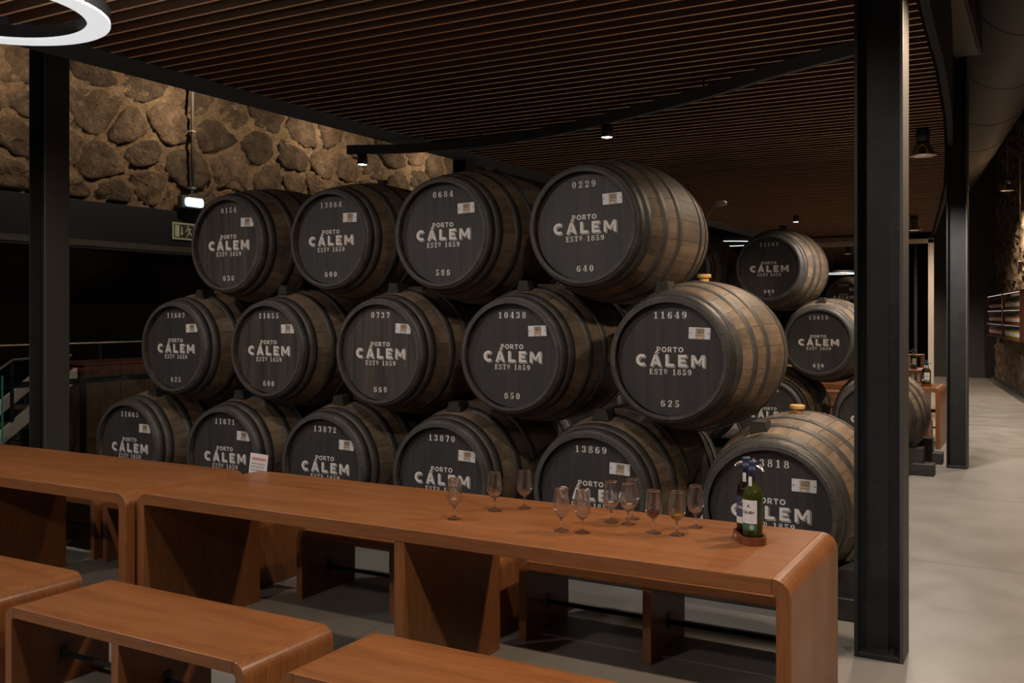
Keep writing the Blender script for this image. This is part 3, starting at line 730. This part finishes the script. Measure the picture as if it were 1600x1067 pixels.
# sleepers and end blocks
def sleeper(x0, x1, yy, label):
    o = box('timber_sleeper', x0, x1, yy-.09, yy+.09, 0, .12, M['sleeper'], None, .006); tag(o, label, 'sleeper', 'timber sleepers under the barrels')
sleeper(-6.95, -.84, 5.27, 'long dark front sleeper under the near stack'); sleeper(-6.95, -.84, 6.14, 'long dark rear sleeper under the near stack')
sleeper(-5.2, -1.0, 10.32, 'dark front sleeper under the second stack'); sleeper(-5.2, -1.0, 11.19, 'dark rear sleeper under the second stack')
sleeper(-5.4, -2.3, 21.1, 'dark front sleeper under the farthest stack'); sleeper(-5.4, -2.3, 21.95, 'dark rear sleeper under the farthest stack')
def wedge(x, yy, s, label):
    me = prism_mesh('wedge', [(0, .12), (s*.30, .12), (s*.30, .27), (s*.17, .27)], -.085, .085)
    o = link('end_wedge', me, M['sleeper'], None, (x, yy, 0)); tag(o, label, 'wedge', 'end wedges on the sleepers')
wedge(-1.14, 5.27, 1, 'dark end wedge at the front of barrel 13818'); wedge(-1.14, 6.14, 1, 'dark end wedge at the rear of barrel 13818')
wedge(-1.40, 10.32, 1, 'front end wedge beside the barrel behind the wide column'); wedge(-1.40, 11.19, 1, 'rear end wedge beside the barrel behind the wide column')

# ------------------------------------------------------------------ tables and benches
def lpanel(name, x0, side, h, t, top_t, Rr, y0, y1, mat, parent):
    """end panel with a rounded outer top corner; side=-1 left end, +1 right end"""
    pr = [(0, 0), (0, h-Rr)]+[(Rr-Rr*math.cos(a), h-Rr+Rr*math.sin(a)) for a in [PI/2*k/8 for k in range(1, 9)]]
    wd = max(t, Rr)+.002
    pr = pr+[(wd, h), (wd, h-top_t), (t+.012, h-top_t), (t+.004, h-top_t-.004), (t, h-top_t-.012), (t, 0)]
    if side > 0: pr = [(-a, b) for a, b in pr]
    me = prism_mesh(name, pr, y0, y1); o = link(name, me, mat, parent, (x0, 0, 0))
    bv = o.modifiers.new('bevel', 'BEVEL'); bv.width = .0025; bv.segments = 2; bv.limit_method = 'ANGLE'; bv.angle_limit = R(40)
    return o, wd
def bench_like(name, X0, X1, Y0, D, h, t, tt, Rr, label, cat, group, foot=False, scratches=False):
    L = X1-X0; o = empty(name, ((X0+X1)/2, Y0+D/2, 0)); tag(o, label, cat, group)
    _, wd = lpanel('end_panel', -L/2, -1, h, t, tt, Rr, -D/2, D/2, M['wood_z'], o); lpanel('end_panel', L/2, 1, h, t, tt, Rr, -D/2, D/2, M['wood_z'], o)
    box('top_board', -L/2+wd+.0008, L/2-wd-.0008, -D/2, D/2, h-tt, h, M['wood_x'], o, .0025, 2)
    box('centre_panel', -t/2, t/2, -D/2+.004, D/2-.004, 0, h-tt-.0005, M['wood_z'], o, .002)
    if foot:
        for s in (-1, 1):
            a, b = sorted((s*(t/2), s*(L/2-t)))
            fb = link('foot_rail', tube_mesh('foot_rail', [(a+.003, 0, .135), (b-.003, 0, .135)], .011, 12), M['black'], o)
            box('rail_bracket', a, a+.006, -.02, .02, .105, .175, M['black'], fb, .001); box('rail_bracket', b-.006, b, -.02, .02, .105, .175, M['black'], fb, .001)
    return o
TH, TD = .73, .785
def table(X0, X1, Y0, label): return bench_like('tasting_table', X0, X1, Y0, TD, TH, .05, .055, .062, label, 'table', 'long veneered tasting tables')
def bench(X0, X1, Y0, label): return bench_like('tasting_bench', X0, X1, Y0, .47, .395, .042, .045, .055, label, 'bench', 'low veneered benches', True)
table(-7.06, -3.915, 3.10, 'long reddish wood table at the left with nothing on it')
table(-3.895, -.735, 3.15, 'long reddish wood table carrying the glasses and bottles')
bench(-5.28, -3.945, 2.42, 'low wooden bench at the left edge in front of the left table')
bench(-3.775, -2.42, 2.40, 'low wooden bench in front of the long table, left one')
bench(-2.275, -.93, 2.42, 'low wooden bench in front of the long table, nearest the camera')
bench(-6.78, -5.44, 4.07, 'low wooden bench behind the left table, left one').location.y -= .0
bench(-5.36, -4.02, 4.07, 'low wooden bench behind the left table, right one')
bench(-3.70, -2.37, 4.07, 'low wooden bench seen under the long table at its left')
bench(-2.275, -.94, 4.09, 'low wooden bench seen under the long table at its right')
table(-4.20, -1.14, 12.35, 'reddish wood table behind the second barrel stack')
bench(-2.55, -1.2, 11.72, 'far bench at the front of the table behind the second stack'); bench(-2.55, -1.2, 13.25, 'far bench beyond the table behind the second stack')
table(-4.70, -1.70, 16.2, 'farthest reddish wood table with a bottle tray')
bench(-3.2, -1.8, 15.5, 'farthest bench in front of the farthest table'); bench(-3.2, -1.8, 17.1, 'farthest bench beyond the farthest table')
# rack of folded displays on the farthest tables
rk = empty('wooden_rack', (-2.55, 18.35, 0)); tag(rk, 'low open wooden shelf rack behind the farthest table', 'rack')
for z in (.03, .36, .62, .86): box('shelf', -.55, .55, -.18, .18, z, z+.035, M['wood_x'], rk, .002)
for x in (-.57, .57): box('side_panel', x-.02, x+.02, -.18, .18, 0, .90, M['wood_z'], rk, .002)

# ------------------------------------------------------------------ glasses
outer = [(0, .0), (.0285, .0), (.031, .0015), (.031, .003), (.020, .006), (.008, .011), (.0045, .018), (.0042, .035), (.0046, .050), (.008, .0565), (.018, .063), (.027, .074), (.0325, .088), (.0340, .100), (.0330, .115), (.0300, .138), (.0262, .168), (.0258, .172)]
inner = [(.0248, .172), (.0252, .168), (.0290, .138), (.0320, .115), (.0330, .100), (.0315, .088), (.0260, .0755), (.0170, .0655), (.006, .061), (0, .0605)]
GLASS = lathe_mesh('glass', outer+inner, 36); GLASS.materials.append(M['glass'])
def liquid(zt, mat):
    pr = [(0, .0609)]+[(r-.0004, z) for r, z in reversed(inner) if 0 < r and z < zt]
    r1 = [p for p in inner if p[1] >= zt][-1]; r0 = [p for p in inner if p[1] < zt][0]; t = (zt-r0[1])/(r1[1]-r0[1])
    pr += [(r0[0]+(r1[0]-r0[0])*t-.0004, zt), (0, zt)]
    me = lathe_mesh('port_wine', pr, 32); me.materials.append(mat); return me
LRED, LGOLD = liquid(.086, M['ruby']), liquid(.082, M['tawny'])
f = Flat(); f.add(text_quads('CÁLEM', g_sans, .0055, .022, 0, .092), 0); 
def wrap(me, r, a0=0):
    for v in me.vertices:
        a = v.co.x/r; rr_ = r+abs(v.co.y)*0; z = v.co.z
        v.co = Vector(((r+max(0, -v.co.y))*math.sin(a+a0), -(r+max(0, -v.co.y))*math.cos(a+a0), z))
    return me
GLOGO = wrap(f.mesh('glass_logo'), .0338); GLOGO.materials.append(M['paint'])
GP = [(-2.209, 3.406, 'empty stemmed tasting glass standing farthest left on the table', None, 29.5), (-2.147, 3.639, 'empty tasting glass second from the left, near the back edge', None, -60), (-2.054, 3.745, 'empty tasting glass third from the left, at the back edge', None, 95),
      (-1.711, 3.427, 'empty tasting glass left of the front pair', None, -25), (-1.623, 3.438, 'empty tasting glass right of the front pair', None, -30), (-1.603, 3.678, 'empty tasting glass left in the close group of three', None, 20),
      (-1.523, 3.672, 'empty tasting glass front right in the close group of three', None, 29), (-1.548, 3.778, 'empty tasting glass rear right in the close group of three', None, 60),
      (-1.376, 3.577, 'tasting glass holding a little ruby red port', LRED, -50), (-1.283, 3.592, 'tasting glass holding a little golden port', LGOLD, 95), (-1.262, 3.755, 'empty tasting glass behind the golden port glass', None, 85)]
for x, yy, lab, liq, rz in GP:
    g = empty('tasting_glass', (x, yy, TH+.0004), R(rz)); tag(g, lab, 'glass', 'port tasting glasses on the long table')
    link('glass_body', GLASS, None, g); link('printed_logo', GLOGO, None, g)
    if liq: link('port_wine', liq, None, g)
# ------------------------------------------------------------------ bottles in a tray
bprof = [(0, 0), (.034, 0), (.0375, .004), (.0375, .165), (.0365, .180), (.030, .198), (.020, .210), (.0155, .220), (.0150, .262), (.0165, .263), (.0165, .272), (0, .272)]
def bottle(name, loc, rz, kind, label, group, spout=1):
    b = empty(name, loc, rz); tag(b, label, 'bottle', group)
    link('bottle_body', lathe_mesh('bottle_body', bprof, 36), M['bottle_dark' if kind == 'navy' else 'bottle_green'], b)
    link('capsule', lathe_mesh('capsule', [(.0158, .232), (.0162, .232), (.0162, .262), (.0178, .263), (.0178, .275), (.0150, .277), (.0150, .292), (.0165, .294), (.0165, .303), (0, .304)], 24), M['capsule'], b)
    link('pour_spout', tube_mesh('pour_spout', [(0, 0, .285), (spout*.018, 0, .283), (spout*.036, 0, .276), (spout*.046, 0, .266)], .0055, 8), M['chrome'], b)
    sl = Flat(); sl.add([q_rect(-.007, .205, .007, .245)], 0); link('neck_seal', wrap(sl.mesh('neck_seal'), .0212), M['lab_white'], b)
    def strip(nm, z0, z1, mat, half=.9, dr=.0006, par=b):
        n = 14; V, F = [], []
        for i in range(n+1):
            a = -half+2*half*i/n; r = .0375+dr; V += [(r*math.sin(a), -r*math.cos(a), z0), (r*math.sin(a), -r*math.cos(a), z1)]
        for i in range(n): F.append((2*i, 2*i+2, 2*i+3, 2*i+1))
        return link(nm, pymesh(nm, V, F, True), mat, par)
    if kind == 'navy':
        l = strip('label', .075, .155, M['lab_navy']); strip('label_band', .050, .075, M['lab_white'], par=l); ink = M['paint']
    else:
        l = strip('label', .070, .158, M['lab_white']); strip('label_band', .043, .070, M['lab_green'], par=l); ink = M['ink']
    t = Flat(); t.add(text_quads('CÁLEM', g_sans, .010, .046, 0, .112), -.0012); t.add([q_rect(-.014, .098, .014, .100), q_rect(-.010, .084, .012, .086)], -.0012)
    t.add([[(-.009, .130), (.009, .130), (.004, .137), (.001, .147), (-.001, .137)]], -.0012)
    link('label_print', wrap(t.mesh('label_print'), .0375), ink, l)
    if kind != 'navy':
        t = Flat(); t.add(q_ring(.014, .057, .009, .009, .002, .002)+[q_rect(-.030, .060, -.008, .0625), q_rect(-.030, .053, -.010, .0555), q_rect(.011, .053, .017, .061)], -.0012); link('band_print', wrap(t.mesh('band_print'), .0375), M['lab_white'], l)
    return b
def tray(loc, rz, label):
    t = empty('bottle_tray', loc, rz); tag(t, label, 'tray', 'wooden two-bottle trays')
    def stad(r, n=16): return [(r*math.cos(a), .052+r*math.sin(a)) for a in [PI*k/n for k in range(n+1)]]+[(r*math.cos(a), -.052+r*math.sin(a)) for a in [PI+PI*k/n for k in range(n+1)]]
    o_, i_ = stad(.050), stad(.0415); n = len(o_); V = []; F = []
    for (P, z) in ((o_, 0), (o_, .030), (i_, .030), (i_, .010)): V += [(a, b, z) for a, b in P]
    for k in range(3):
        for i in range(n): F.append((k*n+i, k*n+(i+1) % n, (k+1)*n+(i+1) % n, (k+1)*n+i))
    F += [tuple(range(3*n, 4*n)), tuple(range(n-1, -1, -1))]
    link('tray_body', pymesh('tray_body', V, F), M['black_tray'], t)
    f = Flat(); f.add(text_quads('CÁLEM', g_sans, .009, .040, 0, .016), 0); f.add([q_rect(-.012, .0065, .012, .0085)], 0)
    link('tray_logo', f.mesh('tray_logo'), M['paint'], t, (-.0506, .020, 0), (0, 0, R(-90))); return t
TX, TY, TA = -1.010, 3.648, R(30)
tray((TX, TY, TH+.0004), TA, 'small red brown wooden tray holding two bottles on the long table')
ux, uy = -math.sin(TA), math.cos(TA)
bottle('port_bottle', (TX-.047*ux, TY-.047*uy, TH+.0112), R(-12), 'white', 'green glass port bottle with white and green label on the long table', 'port bottles in trays', 1)
bottle('port_bottle', (TX+.047*ux, TY+.047*uy, TH+.0112), R(-8), 'navy', 'dark port bottle with navy label behind the white labelled one', 'port bottles in trays', -1)
for tx, ty, a, where in ((-1.32, 12.62, R(20), 'table behind the second stack'), (-1.92, 16.55, R(20), 'farthest table')):
    tray((tx, ty, TH+.0004), a, 'tiny bottle tray on the '+where); ux, uy = -math.sin(a), math.cos(a)
    bottle('port_bottle', (tx-.047*ux, ty-.047*uy, TH+.0112), 0, 'white', 'front bottle in the tray on the '+where, 'port bottles in trays'); bottle('port_bottle', (tx+.047*ux, ty+.047*uy, TH+.0112), 0, 'navy', 'rear bottle in the tray on the '+where, 'port bottles in trays', -1)
# paper card in the joint of the tables
pc = empty('paper_card', (-3.905, 3.972, .665), R(16)); tag(pc, 'small white printed card standing at the joint of the two tables', 'card')
box('card_sheet', -.055, .055, -.001, .001, 0, .15, M['paper'], pc)
f = Flat(); xx = -.04
while xx < .04: f.add([q_rect(xx, .112, xx+.007, .128)], -.0014, 0); xx += .0095
for r_ in range(3):
    xx = -.042
    while xx < .04: f.add([q_rect(xx, .088-r_*.018, xx+.006, .098-r_*.018)], -.0014, 1); xx += .0105
link('card_print', f.mesh('card_print'), [M['redink'], M['greyink']], pc); pc.rotation_euler = (0, R(6), R(16))

# ------------------------------------------------------------------ left background
el = empty('emergency_light', (-8.87, 7.95, 2.93)); tag(el, 'glowing bluish emergency light below a conduit on the granite wall', 'light')
box('light_housing', -.05, .035, -.17, .17, -.075, .075, M['bandedge'], el, .008)
b = bmesh.new(); bm_box(b, .030, .052, -.13, .13, -.052, .052, .035, 4); link('light_lens', bm_mesh('light_lens', b), M['emerg'], el)
cd = link('conduit_pipe', tube_mesh('conduit', [(0, 0, 0), (0, 0, 1.55)], .018, 10), M['conduit'], None, (-8.83, 7.93, 3.02)); tag(cd, 'thin grey conduit running down the granite wall to the light', 'conduit')
for z in (.08, .75, 1.3): box('pipe_clip', -.04, .025, -.03, .03, z-.012, z+.012, M['conduit'], cd)
es = empty('exit_sign', (-8.925, 7.88, 2.588)); tag(es, 'small glowing exit sign with arrow and running figure on the dark band', 'sign')
es.rotation_euler = (0, 0, R(90))
box('sign_plate', -.165, .165, -.006, 0, -.10, .10, M['exit_pale'], es); 
f = Flat(); f.add([q_rect(-.145, -.08, .145, .08)], -.0065, 1); f.add([q_rect(-.13, -.07, -.065, .07)], -.0072, 0)
f.add([q_rect(-.040, -.02, -.020, .055), [(-.055, -.02), (-.03, -.055), (-.005, -.02)]], -.0072, 0)
f.add(q_dot(.06, .055, .014)+[q_seg((.065, .04), (.085, -.005), .024), q_seg((.085, -.005), (.06, -.035), .016), q_seg((.06, -.035), (.045, -.065), .014), q_seg((.09, -.01), (.12, -.04), .016), q_seg((.12, -.04), (.135, -.062), .012), q_seg((.065, .035), (.035, .015), .012), q_seg((.07, .035), (.115, .03), .012), q_seg((.035, .015), (.03, -.012), .012)], -.0072, 0)
link('sign_pictogram', f.mesh('pictogram'), [M['exit_pale'], M['exit_dark']], es)
hr = link('hand_rail', tube_mesh('hand_rail', [(0, 0, 0), (0, 5.2, 0)], .009, 10), simple('brass hand rail', (.40, .32, .22), .4, .6), None, (-8.62, 3.4, 1.31)); tag(hr, 'thin brass rail in front of the black glazing', 'rail')
for k in range(4): box('rail_post', -.012, .012, .3+k*1.4, .324+k*1.4, -1.31, -.014, M['black'], hr)
cu = empty('wooden_counter', (-8.25, 6.45, 0)); tag(cu, 'dark reddish wooden counter panel behind the lower left barrels', 'counter')
for k in range(4): box('front_board', .28, .30, -.60+k*.40, -.204+k*.40, 0, 1.12, M['darkwood'], cu, .002)
box('counter_carcass', -.3, .28, -.6, .99, 0, 1.10, M['darkwood'], cu); box('counter_top', -.32, .31, -.61, 1.0, 1.12, 1.14, M['darkwood'], cu, .003)
stn = empty('belt_stanchion', (-7.55, 5.53, 0)); tag(stn, 'black belt stanchion in front of the dark wooden counter', 'stanchion')
link('post', lathe_mesh('post', [(0, .02), (.033, .02), (.033, 1.0), (.036, 1.0), (.036, 1.06), (0, 1.06)], 24), M['black'], stn)
link('stanchion_base', lathe_mesh('base', [(0, 0), (.16, 0), (.16, .012), (.05, .024), (0, .024)], 32), M['black'], stn)
for y0, y1 in ((.037, 1.35), (-1.2, -.037)): box('belt', -.001, .001, y0, y1, .985, 1.035, M['band'], stn)
sr = empty('stair_flight', (-8.05, 4.55, 0)); tag(sr, 'short stair flight with pale sloping stringers behind the left column', 'stairs')
for x in (0, .0):
    pass
me = pymesh('stringer', [(a, yy, z) for a in (0, .05) for yy, z in ((0, .10), (1.25, .98), (1.25, 1.10), (0, .22))], [(0, 1, 2, 3), (7, 6, 5, 4), (0, 4, 5, 1), (1, 5, 6, 2), (2, 6, 7, 3), (3, 7, 4, 0)])
link('stringer', me, M['cream'], sr); link('stringer', me, M['cream'], sr, (-.5, 0, 0))
for k in range(5): box('tread', -.45, 0, .1+k*.2, .32+k*.2, .14+k*.145, .17+k*.145, M['darkwood'], sr)
link('stair_rail', tube_mesh('stair_rail', [(.03, -.3, .95), (.03, .3, 1.0), (.03, .62, 1.2), (.03, 1.2, 1.22)], .012, 8), M['conduit'], sr)
box('rail_post', .018, .042, -.28, -.256, 0, .95, M['black'], sr); box('rail_post', .018, .042, .6, .624, .5, 1.19, M['black'], sr)
for i, (y0, y1, lab) in enumerate(((2.6, 4.52, 'glass balustrade panel with a green edge at the left margin'), (4.55, 6.1, 'glass balustrade panel behind the left column'))):
    gp = empty('glass_balustrade', (-7.2, (y0+y1)/2, 0)); tag(gp, lab, 'balustrade', 'glass balustrade panels'); hh = (y1-y0)/2
    box('glass_pane', -.008, .008, -hh+.006, hh-.006, .05, 1.12, M['pane'], gp); box('glass_edge', -.008, .008, -hh, -hh+.006, .05, 1.12, M['glassedge'], gp); box('glass_edge', -.008, .008, hh-.006, hh, .05, 1.12, M['glassedge'], gp)
    box('shoe_channel', -.03, .03, -hh, hh, 0, .06, M['black'], gp)

# ------------------------------------------------------------------ bottle shelves on the corridor wall
sh = empty('bottle_shelf', (*us(2.34, 0), 0), AZ); tag(sh, 'wall shelving with three tiers of bottles on the rubble stone wall', 'shelf')
S0, S1, SM = 19.6, 26.0, 22.6
for z in (1.13, 1.42, 1.72): box('shelf_board', -.14, .03, S0, S1, z-.03, z, M['darkwood'], sh)
for z in (1.385, 1.685, 2.035): box('shelf_light_strip', -.12, -.10, S0+.03, S1-.03, z, z+.006, M['striplight'], sh)
box('shelf_top', -.14, .03, S0, S1, 2.04, 2.07, M['darkwood'], sh)
for s in (S0, SM, S1): box('divider', -.14, .03, s-.02, s+.02, 1.10, 2.05, M['darkwood'], sh)
sprof = [(0, 0), (.037, 0), (.037, .150), (.034, .168), (.016, .195), (.0145, .25), (0, .252)]
SB = {}
for k, c in (('rose', (.42, .06, .07)), ('ruby', (.20, .015, .02)), ('amber', (.40, .12, .02)), ('olive', (.22, .22, .02)), ('yellow', (.45, .40, .03)), ('pink', (.42, .10, .10))):
    me = lathe_mesh('shelf_bottle', sprof, 14); me.materials.append(simple('shelf bottle '+k, c, .15)); me.materials.append(M['lab_white']); me.materials.append(M['black'])
    for p in me.polygons:
        z = p.center.z; p.material_index = 2 if z > .155 else 0
    SB[k] = me
SLAB = pymesh('lb', [(-.0378*math.cos(a), .0378*math.sin(a), z) for a in [R(-95)+R(190)*i/12 for i in range(13)] for z in (.045, .115)], [(2*i, 2*i+2, 2*i+3, 2*i+1) for i in range(12)], True); SLAB.materials.append(M['lab_white'])
ORD = 'first second third fourth fifth sixth seventh eighth ninth tenth eleventh twelfth thirteenth'.split()
tiers = ((1.131, 'bottom tier', 'pink', 'yellow'), (1.421, 'middle tier', 'rose', 'amber'), (1.721, 'top tier', 'ruby', 'olive'))
for z, tn, k1, k2 in tiers:
    cnt = {}
    for k in range(22):
        s = S0+.25+k*.285
        if abs(s-SM) < .1 or s > S1-.1: continue
        kind = k1 if s > SM else k2; bay = 'left' if s > SM else 'right'
        px, py = us(2.34-.06, s)
        b = link('shelf_bottle', SB[kind], None, None, (px, py, z)); cnt[bay] = cnt.get(bay, 0)+1; tag(b, '%s %s port bottle from the near end, %s, %s bay of wall shelving' % (ORD[cnt[bay]-1], kind, tn, bay), 'bottle', 'wall shelf bottles, %s, %s bay' % (tn, bay))
        link('bottle_label', SLAB, None, b)
wlamp = empty('wall_fitting', (*us(2.30, 20.4), 2.55), AZ); tag(wlamp, 'small pale fitting hanging on a cable on the rubble wall', 'fitting')
box('fitting_body', -.035, .035, -.035, .035, -.07, .07, M['conduit'], wlamp, .005); link('fitting_cable', tube_mesh('fitting_cable', [(0, 0, .07), (0, 0, 2.1)], .006, 6), M['conduit'], wlamp)
pendant((*us(2.10, 20.6), 4.0), 'reflector pendant lamp over the corridor near the bottle shelves', LP['pendant']*2, WARM, 150)
pendant((.55, 13.5, 3.2), 'reflector pendant lamp over the corridor beyond the round duct', LP['pendant'], WARM, 150)

# small sensor on a bent wire behind barrel 0229
sn = empty('wire_sensor', (-2.03, 6.33, 2.30)); tag(sn, 'small pale sensor disc on a bent wire behind barrel 0229', 'sensor')
link('sensor_disc', lathe_mesh('sensor_disc', [(0, 0), (.036, 0), (.040, .006), (.040, .026), (.034, .032), (0, .032)], 24), M['duct'], sn, (.075, .02, .045))
link('bent_wire', tube_mesh('bent_wire', [(-.06, 0, -.10), (-.01, .005, -.02), (.02, .01, .03), (.075, .02, .05)], .004, 8), M['conduit'], sn)
